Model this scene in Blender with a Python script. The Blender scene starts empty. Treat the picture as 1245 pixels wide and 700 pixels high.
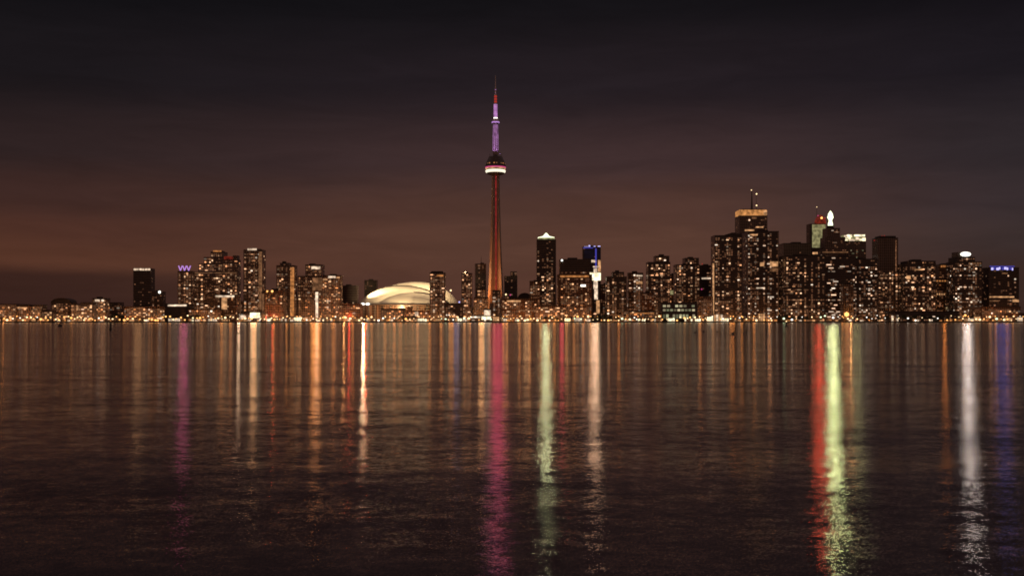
import bpy, bmesh, math, random
from mathutils import Vector, Matrix
R = math.radians
sc = bpy.context.scene
col = sc.collection

# ------------------------------------------------------------------ camera
CAMH, FPX, HZ = 3.0, 1348.0, 390.0        # eye height, focal length and horizon row in photo pixels
cam = bpy.data.objects.new('camera', bpy.data.cameras.new('camera'))
col.objects.link(cam)
cam.location = (0, 0, CAMH)
cam.rotation_euler = (R(90), 0, 0)
cam.data.sensor_width = 36
cam.data.lens = 36 * FPX / 1245
cam.data.shift_y = (HZ - 350) / 1245
cam.data.clip_start = 0.1
cam.data.clip_end = 60000
sc.camera = cam

# ------------------------------------------------------------------ render settings
sc.view_settings.view_transform = 'Standard'
sc.view_settings.look = 'None'
sc.view_settings.exposure = 0
sc.view_settings.gamma = 1
sc.view_settings.use_curve_mapping = False
sc.render.engine = 'CYCLES'
sc.cycles.use_denoising = True
sc.cycles.use_light_tree = True
sc.cycles.max_bounces = 4
sc.cycles.caustics_reflective = True
sc.cycles.sample_clamp_indirect = 4
sc.cycles.filter_width = 1.75

def s2l(r, g, b):
    f = lambda c: (c / 255 / 12.92) if c / 255 <= .04045 else ((c / 255 + .055) / 1.055) ** 2.4
    return (f(r), f(g), f(b), 1)

# ------------------------------------------------------------------ world: night sky over a lit city
W = bpy.data.worlds.new('World'); sc.world = W; W.use_nodes = True
nt = W.node_tree; nt.nodes.clear()
def N(t, tree=None, **kw):
    n = (tree or nt).nodes.new(t)
    for k, v in kw.items(): setattr(n, k, v)
    return n
L = lambda a, b, tree=None: (tree or nt).links.new(a, b)
def mth(tree, op, a, b=None, c=None, clamp=False):
    n = tree.nodes.new('ShaderNodeMath'); n.operation = op; n.use_clamp = clamp
    for i, v in enumerate((a, b, c)):
        if v is None: continue
        if isinstance(v, (int, float)): n.inputs[i].default_value = v
        else: tree.links.new(v, n.inputs[i])
    return n.outputs[0]
def ramp(tree, fac, stops, interp='LINEAR'):
    n = tree.nodes.new('ShaderNodeValToRGB'); n.color_ramp.interpolation = interp
    el = n.color_ramp.elements
    while len(el) > 1: el.remove(el[-1])
    el[0].position = stops[0][0]; el[0].color = stops[0][1]
    for p, c in stops[1:]:
        e = el.new(p); e.color = c
    if fac is not None: tree.links.new(fac, n.inputs[0])
    return n.outputs[0]
def mixc(tree, fac, a, b, mode='MIX'):
    n = tree.nodes.new('ShaderNodeMix'); n.data_type = 'RGBA'; n.blend_type = mode
    for i, v in ((0, fac), (6, a), (7, b)):
        if isinstance(v, (int, float)): n.inputs[i].default_value = v
        elif isinstance(v, tuple): n.inputs[i].default_value = v
        else: tree.links.new(v, n.inputs[i])
    return n.outputs[2]
tc = N('ShaderNodeTexCoord'); sp = N('ShaderNodeSeparateXYZ'); L(tc.outputs['Generated'], sp.inputs[0])
X, Y, Z = sp.outputs
Z = mth(nt, 'MAXIMUM', Z, 0.0)
# streaky cloud wobble of the height lookup
mp = N('ShaderNodeMapping'); mp.inputs['Scale'].default_value = (2.4, 2.4, 15); mp.inputs['Rotation'].default_value = (0, R(4), 0)
L(tc.outputs['Generated'], mp.inputs[0])
nz = N('ShaderNodeTexNoise'); nz.inputs['Scale'].default_value = 1.6; nz.inputs['Detail'].default_value = 5; nz.inputs['Roughness'].default_value = .55
L(mp.outputs[0], nz.inputs['Vector'])
wob = mth(nt, 'MULTIPLY', mth(nt, 'SUBTRACT', nz.outputs[0], .5), .024)
Zw = mth(nt, 'MULTIPLY', mth(nt, 'ADD', Z, wob, clamp=True), 2.0)      # ramp position = 2 x sine of elevation
def sky_ramp(rows): return ramp(nt, Zw, [(2 * z, s2l(*c)) for z, c in rows], 'EASE')
cl = sky_ramp([(0, (52, 32, 27)), (.036, (57, 35, 29)), (.050, (85, 52, 39)), (.08, (75, 46, 37)), (.105, (61, 40, 36)), (.14, (45, 33, 33)), (.21, (27, 23, 26)), (.28, (17, 16, 19)), (.30, (17, 16, 19)), (.36, (78, 60, 60)), (.5, (114, 88, 86))])  # stops from .36 up lighten the unseen sky to lift water and walls
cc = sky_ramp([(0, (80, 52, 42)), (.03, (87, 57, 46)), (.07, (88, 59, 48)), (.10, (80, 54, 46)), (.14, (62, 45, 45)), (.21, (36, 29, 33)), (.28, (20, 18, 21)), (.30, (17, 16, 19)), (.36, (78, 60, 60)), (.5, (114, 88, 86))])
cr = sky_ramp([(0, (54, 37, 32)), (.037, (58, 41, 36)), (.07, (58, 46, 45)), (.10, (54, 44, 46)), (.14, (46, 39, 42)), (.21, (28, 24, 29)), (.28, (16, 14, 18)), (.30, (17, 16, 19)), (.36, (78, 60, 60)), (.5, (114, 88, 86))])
def sstep(v, a, b):
    n = N('ShaderNodeMapRange', interpolation_type='SMOOTHSTEP'); L(v, n.inputs[0])
    n.inputs[1].default_value = a; n.inputs[2].default_value = b
    return n.outputs[0]
skyc = mixc(nt, sstep(X, -.42, .02), cl, cc)
skyc = mixc(nt, sstep(X, .12, .44), skyc, cr)
skyc = mixc(nt, sstep(Y, .1, -.3), skyc, s2l(98, 69, 58))      # southern sky tinted warm and bright as fill light for the facades
nz2 = N('ShaderNodeTexNoise'); nz2.inputs['Scale'].default_value = 3.4; nz2.inputs['Detail'].default_value = 6; nz2.inputs['Roughness'].default_value = .62; nz2.inputs['Distortion'].default_value = .7
L(mp.outputs[0], nz2.inputs['Vector'])
br = mth(nt, 'ADD', mth(nt, 'MULTIPLY', mth(nt, 'SUBTRACT', nz2.outputs[0], .5), .55), 1.0)
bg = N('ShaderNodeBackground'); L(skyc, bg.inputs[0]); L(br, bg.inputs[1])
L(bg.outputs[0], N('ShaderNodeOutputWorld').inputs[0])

# the last of the dusk: a very weak, wide sun low in the west
so = bpy.data.objects.new('sun', bpy.data.lights.new('sun', 'SUN')); col.objects.link(so)
so.data.energy = .02; so.data.angle = R(25); so.data.color = (1, .7, .5); so.rotation_euler = (R(70), 0, R(-70))

# ------------------------------------------------------------------ helpers
rnd = random.Random(7)
MAT = {}
def mat(name):
    m = bpy.data.materials.new(name); m.use_nodes = True
    t = m.node_tree; b = t.nodes['Principled BSDF']
    return m, t, b
def facade(name, slab, glass, rough=.45, floor=3.4, bay=4.2, band=.34):
    """storeys and bays: pale slabs and mullions round dark glass"""
    m, t, b = mat(name)
    co = t.nodes.new('ShaderNodeTexCoord'); s = t.nodes.new('ShaderNodeSeparateXYZ'); t.links.new(co.outputs['Object'], s.inputs[0])
    fz = mth(t, 'FRACT', mth(t, 'DIVIDE', s.outputs[2], floor))
    fx = mth(t, 'FRACT', mth(t, 'DIVIDE', mth(t, 'ADD', s.outputs[0], s.outputs[1]), bay))
    k = mth(t, 'MAXIMUM', mth(t, 'LESS_THAN', fz, band), mth(t, 'LESS_THAN', fx, .16))
    n = t.nodes.new('ShaderNodeTexNoise'); n.inputs['Scale'].default_value = .07; n.inputs['Detail'].default_value = 4
    t.links.new(co.outputs['Object'], n.inputs['Vector'])
    c1 = mixc(t, n.outputs[0], tuple(c * .75 for c in slab) + (1,), tuple(c * 1.2 for c in slab) + (1,))
    c = mixc(t, k, glass + (1,), c1)
    t.links.new(c, b.inputs['Base Color'])
    t.links.new(mth(t, 'ADD', mth(t, 'MULTIPLY', k, .45), rough * .5), b.inputs['Roughness'])
    MAT[name] = m
facade('concrete', (.30, .24, .20), (.04, .034, .03))  # facade colours lightened to make up for missing ambient city light
facade('glass', (.16, .13, .12), (.04, .035, .035), .25, 3.6, 3.0, .22)
facade('brick', (.32, .18, .11), (.03, .024, .02))
facade('tan', (.36, .25, .17), (.04, .03, .025))
facade('black', (.12, .095, .085), (.03, .026, .025), .2, 3.8, 2.4, .26)
def plain(name, c, rough=.6, metal=0, noise=.25, scale=.3):
    m, t, b = mat(name)
    co = t.nodes.new('ShaderNodeTexCoord'); n = t.nodes.new('ShaderNodeTexNoise'); n.inputs['Scale'].default_value = scale; n.inputs['Detail'].default_value = 5
    t.links.new(co.outputs['Object'], n.inputs['Vector'])
    t.links.new(mixc(t, n.outputs[0], tuple(x * (1 - noise) for x in c) + (1,), tuple(x * (1 + noise) for x in c) + (1,)), b.inputs['Base Color'])
    b.inputs['Roughness'].default_value = rough; b.inputs['Metallic'].default_value = metal
    MAT[name] = m
plain('tower_concrete', (.34, .30, .27), .8, scale=.05)
plain('roof_dark', (.05, .045, .045), .8)
plain('steel', (.10, .10, .10), .4, .6)
plain('white_steel', (.75, .74, .72), .45)
plain('membrane', (.78, .76, .70), .55, noise=.10, scale=.05)
plain('quay_stone', (.06, .055, .05), .8, scale=.5)
plain('bark', (.05, .035, .025), .9, scale=2)
plain('buoy_paint', (.02, .02, .02), .5, scale=2)
plain('plumage', (.03, .025, .02), .7, scale=8)
m, t, b = mat('leaf'); MAT['leaf'] = m
oi = t.nodes.new('ShaderNodeTexNoise'); oi.inputs['Scale'].default_value = .8
t.links.new(ramp(t, oi.outputs[0], [(.3, (.03, .05, .02, 1)), (.7, (.09, .10, .04, 1))]), b.inputs['Base Color']); b.inputs['Roughness'].default_value = .7

def glow(name, c, s, var=0.0):
    """a thing that gives off light; var spreads its brightness over its length"""
    m, t, b = mat(name)
    b.inputs['Base Color'].default_value = (.02, .02, .02, 1)
    b.inputs['Emission Color'].default_value = tuple(c) + (1,)
    if var:
        co = t.nodes.new('ShaderNodeTexCoord'); n = t.nodes.new('ShaderNodeTexNoise'); n.inputs['Scale'].default_value = .13; n.inputs['Detail'].default_value = 3
        t.links.new(co.outputs['Object'], n.inputs['Vector'])
        v = mth(t, 'MULTIPLY', mth(t, 'POWER', mth(t, 'MULTIPLY', n.outputs[0], 2), 1 + 3 * var), s)
        t.links.new(v, b.inputs['Emission Strength'])
    else: b.inputs['Emission Strength'].default_value = s
    MAT[name] = m
def lit(name, c0, c1, lo, hi, p=2.2):
    """lit rooms: every window its own brightness and warmth"""
    m, t, b = mat(name)
    o = t.nodes.new('ShaderNodeObjectInfo'); r = o.outputs['Random']
    b.inputs['Base Color'].default_value = (.03, .03, .03, 1)
    r2 = mth(t, 'FRACT', mth(t, 'MULTIPLY', r, 7.13))
    t.links.new(mixc(t, r2, c0 + (1,), c1 + (1,)), b.inputs['Emission Color'])
    t.links.new(mth(t, 'ADD', mth(t, 'MULTIPLY', mth(t, 'POWER', r, p), hi - lo), lo), b.inputs['Emission Strength'])
    MAT[name] = m
lit('rooms', (1, .40, .16), (1, .64, .38), .12, 2.2, 2.7)
lit('rooms_warm', (1, .33, .10), (1, .58, .30), .12, 1.8, 2.5)
lit('rooms_white', (1, .56, .33), (1, .82, .64), .12, 1.9, 2.6)
lit('rooms_dim', (1, .36, .16), (1, .58, .36), .04, .35, 1.5)
lit('rooms_green', (.78, .82, .45), (1, .78, .48), .10, .75, 1.6)
# faint rooms: many per facade, one mesh
m, t, b = mat('rooms_faint'); MAT['rooms_faint'] = m
co = t.nodes.new('ShaderNodeTexCoord'); n = t.nodes.new('ShaderNodeTexNoise'); n.inputs['Scale'].default_value = .35; n.inputs['Detail'].default_value = 2
t.links.new(co.outputs['Object'], n.inputs['Vector']); b.inputs['Emission Color'].default_value = (1, .42, .2, 1); b.inputs['Base Color'].default_value = (.03, .03, .03, 1)
t.links.new(mth(t, 'MULTIPLY', mth(t, 'POWER', mth(t, 'MULTIPLY', n.outputs[0], 1.7), 3), .2), b.inputs['Emission Strength'])
glow('band_white', (1, .74, .52), .8, .3)
glow('band_warm', (1, .5, .22), .55, .3)
glow('band_orange', (1, .38, .11), .42, .25)
glow('band_dim', (1, .45, .2), .16, .3)
glow('cream_hot', (1, .84, .54), 1.5, .25)
glow('white_hot', (1, .95, .82), 2.6)
glow('green_white', (.95, 1, .66), 2.0)
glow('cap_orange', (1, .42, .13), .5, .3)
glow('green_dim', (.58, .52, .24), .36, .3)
glow('purple', (.62, .30, .85), .85)
glow('purple_soft', (.60, .26, .64), .62, .06)
glow('blue_dim', (.11, .11, .3), .016, .2)
glow('blue', (.14, .13, .95), .38)
glow('blue_white', (.55, .5, 1), 1.3)
glow('red', (1, .07, .05), .38)
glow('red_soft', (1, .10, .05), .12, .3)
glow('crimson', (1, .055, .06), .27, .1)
glow('pink', (1, .1, .35), .6)
glow('ring_cream', (1, .88, .66), 1.25)
glow('lamp_cream', (1, .70, .36), 2.4)
glow('lamp_amber', (1, .46, .13), 2.3)
glow('lamp_white', (1, .92, .80), 2.2)
glow('lamp_green', (.80, 1, .62), 1.9)

def P(px, py, D):
    """the world point at distance D that the photo shows at px, py"""
    return Vector(((px - 622.5) / FPX * D, D, CAMH + (HZ - py) / FPX * D))
def link(o, parent=None):
    col.objects.link(o)
    if parent: o.parent = parent
    return o
def root(name, label, cat, loc, rz=0, group=None):
    o = bpy.data.objects.new(name, None); o.location = loc; o.rotation_euler = (0, 0, rz); o.empty_display_size = .5
    o['label'] = label; o['category'] = cat
    if group: o['group'] = group
    return link(o)
def mesh_of(bm, name, m, smooth=False):
    me = bpy.data.meshes.new(name); bm.to_mesh(me); bm.free()
    if m: me.materials.append(MAT[m])
    if smooth:
        for p in me.polygons: p.use_smooth = True
    return me
def obj(name, bm, m, parent=None, smooth=False, loc=None):
    o = bpy.data.objects.new(name, mesh_of(bm, name, m, smooth))
    if loc is not None: o.location = loc
    return link(o, parent)
def box(bm, x0, x1, y0, y1, z0, z1):
    v = [bm.verts.new(p) for p in ((x0, y0, z0), (x1, y0, z0), (x1, y1, z0), (x0, y1, z0), (x0, y0, z1), (x1, y0, z1), (x1, y1, z1), (x0, y1, z1))]
    for f in ((0, 3, 2, 1), (4, 5, 6, 7), (0, 1, 5, 4), (1, 2, 6, 5), (2, 3, 7, 6), (3, 0, 4, 7)): bm.faces.new([v[i] for i in f])
def lathe(bm, prof, n=16, cx=0, cy=0):
    rings = []
    for r, z in prof:
        rings.append([bm.verts.new((cx + r * math.cos(2 * math.pi * i / n), cy + r * math.sin(2 * math.pi * i / n), z)) for i in range(n)])
    for a, b_ in zip(rings, rings[1:]):
        for i in range(n): bm.faces.new((a[i], a[(i + 1) % n], b_[(i + 1) % n], b_[i]))
    bm.faces.new(rings[0][::-1]); bm.faces.new(rings[-1])
def loft(bm, secs):
    rings = [[bm.verts.new(p) for p in s] for s in secs]
    n = len(rings[0])
    for a, b_ in zip(rings, rings[1:]):
        for i in range(n): bm.faces.new((a[i], a[(i + 1) % n], b_[(i + 1) % n], b_[i]))
    bm.faces.new(rings[0][::-1]); bm.faces.new(rings[-1])
def B(*a):
    bm = bmesh.new(); box(bm, *a); return bm
def LT(prof, n=16, cx=0, cy=0):
    bm = bmesh.new(); lathe(bm, prof, n, cx, cy); return bm
def tube(bm, pts, r, n=6):
    secs = []
    pts = [Vector(p) for p in pts]
    for i, p in enumerate(pts):
        d = (pts[min(i + 1, len(pts) - 1)] - pts[max(i - 1, 0)]).normalized()
        u = d.cross(Vector((0, 0, 1)) if abs(d.z) < .9 else Vector((1, 0, 0))).normalized(); w = d.cross(u)
        rr = r[i] if isinstance(r, (list, tuple)) else r
        secs.append([p + (u * math.cos(2 * math.pi * k / n) + w * math.sin(2 * math.pi * k / n)) * rr for k in range(n)])
    loft(bm, secs)
_ld = {}
def lamp(name, parent, loc, c, watts, radius, aim=None, cone=50):
    """a real lamp of the place; with aim it is a floodlight"""
    key = (c, watts, radius, cone if aim is not None else None)
    if key not in _ld:
        d = bpy.data.lights.new(name, 'SPOT' if aim is not None else 'POINT')
        d.energy = watts; d.color = c; d.shadow_soft_size = radius
        if aim is not None: d.spot_size = R(cone); d.spot_blend = .4
        _ld[key] = d
    o = bpy.data.objects.new(name, _ld[key]); o.location = loc
    if aim is not None: o.rotation_euler = Vector(aim).to_track_quat('-Z', 'Y').to_euler()
    return link(o, parent)
FLOOD = 1.0
OVER_WATER = (0, -1, -.03)      # the way the signs and crown lights of the waterfront face

# ------------------------------------------------------------------ setting: water, ground, quay
GZ = 1.6
bm = bmesh.new(); bmesh.ops.create_grid(bm, x_segments=2, y_segments=2, size=1)
bmesh.ops.scale(bm, vec=(9000, 1400, 1), verts=bm.verts); bmesh.ops.translate(bm, vec=(0, 601, 0), verts=bm.verts)
m, t, b = mat('water'); MAT['water'] = m
b.inputs['Base Color'].default_value = (.05, .042, .045, 1); b.inputs['Roughness'].default_value = .085; b.inputs['IOR'].default_value = 1.333  # base colour raised for city glow scattered in the water
geo = t.nodes.new('ShaderNodeNewGeometry')
def wave(scale, rot, detail, rough=.5):
    mpn = t.nodes.new('ShaderNodeMapping'); mpn.inputs['Scale'].default_value = scale; mpn.inputs['Rotation'].default_value = (0, 0, R(rot))
    t.links.new(geo.outputs['Position'], mpn.inputs[0])
    nn = t.nodes.new('ShaderNodeTexNoise'); nn.inputs['Scale'].default_value = 1; nn.inputs['Detail'].default_value = detail; nn.inputs['Roughness'].default_value = rough
    t.links.new(mpn.outputs[0], nn.inputs['Vector'])
    s = t.nodes.new('ShaderNodeSeparateColor'); t.links.new(nn.outputs['Color'], s.inputs[0])
    return [mth(t, 'SUBTRACT', s.outputs[i], .5) for i in range(2)]
w1 = wave((1.0, 1.5, 1), 5, 4, .6); w2 = wave((.045, .20, 1), -4, 3, .6); w3 = wave((3.4, 4.6, 1), 9, 3, .6); w4 = wave((40, 90, 1), 3, 1)   # swell, ripples, capillary waves
pn = t.nodes.new('ShaderNodeTexNoise'); pn.inputs['Scale'].default_value = 1; pn.inputs['Detail'].default_value = 3
pm = t.nodes.new('ShaderNodeMapping'); pm.inputs['Scale'].default_value = (.004, .02, 1); t.links.new(geo.outputs['Position'], pm.inputs[0]); t.links.new(pm.outputs[0], pn.inputs['Vector'])
pn2 = t.nodes.new('ShaderNodeTexNoise'); pn2.inputs['Scale'].default_value = 1; pn2.inputs['Detail'].default_value = 3; pn2.inputs['Roughness'].default_value = .6
pm2 = t.nodes.new('ShaderNodeMapping'); pm2.inputs['Scale'].default_value = (.012, .10, 1); pm2.inputs['Rotation'].default_value = (0, 0, R(2)); t.links.new(geo.outputs['Position'], pm2.inputs[0]); t.links.new(pm2.outputs[0], pn2.inputs['Vector'])
amp = mth(t, 'ADD', mth(t, 'ADD', mth(t, 'MULTIPLY', mth(t, 'SUBTRACT', pn.outputs[0], .5), 1.2), mth(t, 'MULTIPLY', mth(t, 'SUBTRACT', pn2.outputs[0], .5), 1.5)), 1.0)      # wind lanes
def sl(i, a1, a2, a3, a4):
    v = mth(t, 'ADD', mth(t, 'ADD', mth(t, 'MULTIPLY', w1[i], a1), mth(t, 'MULTIPLY', w2[i], a2)), mth(t, 'MULTIPLY', w3[i], a3))
    v = mth(t, 'ADD', v, mth(t, 'MULTIPLY', w4[i], a4))
    return mth(t, 'MULTIPLY', v, amp)
cx = t.nodes.new('ShaderNodeCombineXYZ'); cx.inputs[2].default_value = 1
t.links.new(sl(0, .08, .02, .11, .17), cx.inputs[0]); t.links.new(sl(1, .10, .09, .10, .35), cx.inputs[1])
nm = t.nodes.new('ShaderNodeVectorMath'); nm.operation = 'NORMALIZE'; t.links.new(cx.outputs[0], nm.inputs[0]); t.links.new(nm.outputs[0], b.inputs['Normal'])
wo = obj('water', bm, 'water'); wo['kind'] = 'structure'; wo['label'] = 'dark rippled lake water streaked with reflected city lights'
bm = B(-9000, 9000, 2001.5, 16000, -2, GZ); go = obj('ground', bm, 'roof_dark'); go['kind'] = 'structure'; go['label'] = 'dark ground of the city behind the quay'
q = root('quay_wall', 'long low dark quay wall along the whole waterfront', 'wall', (0, 2000, 0))
obj('wall', B(-8999, 8999, 0, 1.4, -2, GZ + .05), 'quay_stone', q)
obj('coping', B(-8999, 8999, -.25, 1.7, GZ + .06, GZ + .4), 'quay_stone', q)

# ------------------------------------------------------------------ buildings
_wm = {}
def win_mesh(w, h, m):
    k = (w, h, m)
    if k not in _wm:
        bm = B(-w / 2, w / 2, -.18, .12, -h / 2, h / 2); _wm[k] = mesh_of(bm, 'lit_window', m)
    return _wm[k]
BLD = []        # (x0, x1, short) for naming what stands in front
class Bld:
    def __init__(s, name, label, short, x0, x1, yt, D, fm='concrete', n=20, pal='rooms', tiers=(), rot=0, faint=None, k=.8, cat='building', floor=3.4, bay=4.4, zmax=1.0, roof=True, ws=None, bias=.25):
        s.D, s.xc = D, (x0 + x1) / 2; s.rot = R(rot)
        base = P(s.xc, HZ, D)
        c, sn = math.cos(s.rot), abs(math.sin(s.rot))
        s.sc = D / FPX / (c + k * sn)                      # metres of facade per photo pixel
        Wd = (x1 - x0) * s.sc; s.dep = min(max(Wd * k, 14), 60)
        s.root = root(name, label, cat, (base.x, D + s.dep / 2, GZ), s.rot)
        BLD.append((x0, x1, short, D, s.dep))
        s.h = lambda py: CAMH + (HZ - py) / FPX * D - GZ
        s.lx = lambda px: (px - s.xc) * s.sc
        s.tiers = [(x0, x1, yt)] + list(tiers)
        for i, (a, b_, y) in enumerate(s.tiers):
            bm = B(s.lx(a) + .2 * i, s.lx(b_) - .2 * i, s.front(i), s.dep / 2 - 1.5 * i, -.5, s.h(y))
            w = obj('wall' if i == 0 else 'upper_block', bm, fm, s.root)
            if roof: # parapet and plant room
                bm = B(s.lx(a) + .2 * i - .3, s.lx(b_) - .2 * i + .3, s.front(i) - .3, s.dep / 2 - 1.5 * i + .3, s.h(y) + .01, s.h(y) + 1.0)
                ww = (s.lx(b_) - s.lx(a))
                if ww > 18 and s.h(y) > 40:
                    u = rnd.uniform(-.2, .2) * ww; box(bm, s.lx((a + b_) / 2) + u - ww * .16, s.lx((a + b_) / 2) + u + ww * .16, -s.dep * .2, s.dep * .25, s.h(y) + .9, s.h(y) + rnd.uniform(3, 5))
                obj('roof', bm, 'roof_dark', s.root)
        if n >= 16 and D < 2430:      # amber floods in the street wash up the foot of the front
            dk = .45 if 940 < s.xc < 1170 else 1.0
            w_ = s.lx(x1) - s.lx(x0)
            for k_ in range(1 if w_ < 45 else 2):
                lamp('facade_floodlight', s.root, ((k_ - .5) * w_ * .5 if w_ >= 45 else 0, s.front() - 17, 3.5), (1, .36, .10), round(11000 * dk), 1.2, (0, 1, .75), 125)
        s.windows(n, pal, n if faint is None else faint, floor, bay, zmax, ws, bias)
    def front(s, i=0): return -s.dep / 2 + 1.5 * i
    def windows(s, n, pal, faint, floor, bay, zmax, ws, bias):
        cells = []
        for i, (a, b_, y) in enumerate(s.tiers):
            xa, xb, top = s.lx(a) + 1.2, s.lx(b_) - 1.2, s.h(y) - 1.5
            nc = max(1, int((xb - xa) / bay)); st = (xb - xa) / nc
            for r_ in range(int(top / floor)):
                z = 3.0 + r_ * floor
                if z > top - 1 or z > zmax * top: break
                for c_ in range(nc):
                    x = xa + (c_ + .5) * st
                    if any(s.lx(p) - 2 < x < s.lx(q_) + 2 and z < s.h(yy) + 1.5 for p, q_, yy in s.tiers[:i]): continue
                    cells.append((i, c_, r_, x, z, st))
        cw = {}
        for c_ in cells: cw.setdefault(('c', c_[0], c_[1]), rnd.choice((0, 0, .3, .8)) * rnd.uniform(.6, 1)); cw.setdefault(('r', c_[0], c_[2]), rnd.choice((0, .1, .5)))
        cells = [c_ for _, c_ in sorted((rnd.random() + cw['c', c_[0], c_[1]] + cw['r', c_[0], c_[2]] + bias * c_[4] / s.h(s.tiers[-1][2]), c_) for c_ in cells)]
        used, cnt, rest = set(), 0, []
        for i, c_, r_, x, z, st in cells:
            if cnt >= min(int(n * 1.12), 88): rest.append((i, x, z, st)); continue
            nb = sum((i, c_ + dx, r_ + dz) in used for dx, dz in ((0, 1), (0, -1), (1, 0), (-1, 0)))
            if nb and rnd.random() < .8: rest.append((i, x, z, st)); continue
            used.add((i, c_, r_)); cnt += 1
            u = rnd.random()
            w, h = (ws or ((3.2, 2.2), (4.0, 2.3), (2.6, 2.4), (3.6, 3.0), (5.4, 2.0)))[int(u * 5) % (5 if ws is None else len(ws))]
            pm_ = pal if rnd.random() < .78 else ('rooms_dim' if rnd.random() < .6 else 'rooms_white')
            o = bpy.data.objects.new('lit_window', win_mesh(w, h, pm_)); o.location = (x + rnd.uniform(-.4, .4), s.front(i), z + rnd.uniform(-.2, .2)); link(o, s.root)
        if n > 5:                    # emissive plates modelled for the orange shore glow on wall feet
            a, b_, y = s.tiers[0]; x = s.lx(a) + 1
            while x < s.lx(b_) - 4:
                w = rnd.uniform(3, 9); w = min(w, s.lx(b_) - 1 - x)
                if rnd.random() < .6: obj('street_glow_panel', B(x, x + w, s.front(0) - .3, s.front(0) + .1, .6, rnd.uniform(3.2, 5)), rnd.choice(('band_warm', 'band_warm', 'band_orange', 'band_orange', 'band_white', 'band_dim')), s.root)
                x += w + rnd.uniform(1, 5)
        # the side wall turned towards the lake: a few bright rooms, the rest faint
        a, b_, y = s.tiers[0]; sd = 1 if s.root.location.x < 0 else -1; xs = s.lx(b_) if sd > 0 else s.lx(a)
        side = [(-s.dep / 2 + 2.5 + j * bay, 3.0 + q_ * floor) for j in range(int((s.dep - 4) / bay)) for q_ in range(int((s.h(y) - 5) / floor)) if 3.0 + q_ * floor < zmax * s.h(y)]
        rnd.shuffle(side); ns = min(12, n // 5, len(side))
        for yy, z in side[:ns]:
            o = bpy.data.objects.new('lit_window', win_mesh(*(ws or ((3.2, 2.2), (2.6, 2.4)))[0], pal)); o.location = (xs, yy, z); o.rotation_euler = (0, 0, R(90) * sd); link(o, s.root)
        if faint and rest:
            bm = bmesh.new()
            for yy, z in side[ns:ns + faint]: box(bm, xs - .1, xs + .1, yy - 1.4, yy + 1.4, z - 1, z + 1)
            for i, x, z, st in rest[:faint * 2]:
                box(bm, x - st * .36, x + st * .36, s.front(i) - .1, s.front(i) + .1, z - 1, z + 1)
            o = obj('dim_windows', bm, 'rooms_faint', s.root); o['kind'] = 'stuff'
    def band(s, name, x0, x1, y0, y1, m, tier=0, out=.5, th=.8):
        f = s.front(tier) - out
        return obj(name, B(s.lx(x0), s.lx(x1), f, f + th, s.h(y1), s.h(y0)), m, s.root)
    def block(s, name, x0, x1, y0, y1, m, f0=.1, f1=.9):
        return obj(name, B(s.lx(x0), s.lx(x1), -s.dep / 2 + s.dep * f0, -s.dep / 2 + s.dep * f1, s.h(y1), s.h(y0)), m, s.root)
    def mast(s, px, y0, y1, r=.5, m='steel', top=None):
        o = obj('antenna', LT([(r * 1.6, s.h(y1)), (r, (s.h(y0) + s.h(y1)) / 2), (r * .5, s.h(y0))], 8, s.lx(px), 0), m, s.root)
        if top: s.bulb(px, y0, top)
        return o
    def bulb(s, px, py, m, r=1.3, name='beacon', y=0):
        bm = bmesh.new(); bmesh.ops.create_icosphere(bm, subdivisions=1, radius=r)
        return obj(name, bm, m, s.root, loc=(s.lx(px), y, s.h(py)))
    def flood(s, px, py, c, watts, radius, tier=0, out=None):
        f = s.front(tier) - (radius + 1.5 if out is None else out)
        d = Matrix.Rotation(-s.rot, 3, 'Z') @ Vector((-s.root.location.x, -s.D, -70))
        return lamp('sign_floodlight', s.root, (s.lx(px), f, s.h(py)), c, watts * FLOOD, radius, d, 26)
KW = 1000
# ---- far left: low lit blocks
b_ = Bld('low_block', 'low orange-lit block at the far left end of the shore', 'the orange block at the far left end', -26, 21, 370, 2120, 'tan', 60, 'rooms_warm', bay=3.4)
lamp('street_floodlight', b_.root, (10, -30, 4), (1, .38, .1), 3 * KW, 2)
Bld('low_block', 'narrow low building with two tight rows of cream windows', 'the building with two cream window rows', 21, 36, 372, 2100, 'brick', 16, 'rooms_warm').band('window_band', 21.5, 33, 373.5, 375, 'band_warm')
Bld('low_block', 'small dark flat building with pale top windows beside the two cream window rows', 'the flat building with pale top windows', 36, 52, 371, 2110, 'concrete', 20, 'rooms_warm')
Bld('low_block', 'very low brick shed left of the round-topped hall', 'the very low brick shed', 50, 64, 377, 2090, 'brick', 9, 'rooms_warm')
b_ = Bld('vaulted_hall', 'dark hall with a rounded roof hump near the left end', 'the round-topped hall', 62, 86, 368, 2150, 'black', 16, 'rooms_warm', cat='hall')
bm = bmesh.new(); loft(bm, [[(b_.lx(74) + 20 * math.cos(a * math.pi / 10), y, b_.h(368) + 9.5 * math.sin(a * math.pi / 10)) for a in range(11)] for y in (-b_.dep / 2, b_.dep / 2)]); obj('vaulted_roof', bm, 'roof_dark', b_.root)
Bld('low_block', 'plain dim block between the round-topped hall and the white-topped block', 'the plain dim block', 86, 99, 370, 2140, 'concrete', 18, 'rooms_warm')
Bld('apartment_block', 'low apartment block with scattered lights left of the white-topped block', 'the scattered-light block', 98, 113, 368, 2120, 'concrete', 24, 'rooms_warm')
b_ = Bld('apartment_block', 'block with two bright white windows along its top edge', 'the white-topped block', 112, 129, 363, 2160, 'concrete', 30, 'rooms_warm')
b_.band('lit_panel', 115.5, 121.5, 364, 366.5, 'band_white'); b_.band('lit_panel', 123.5, 126.5, 364, 366.5, 'band_white')
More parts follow.
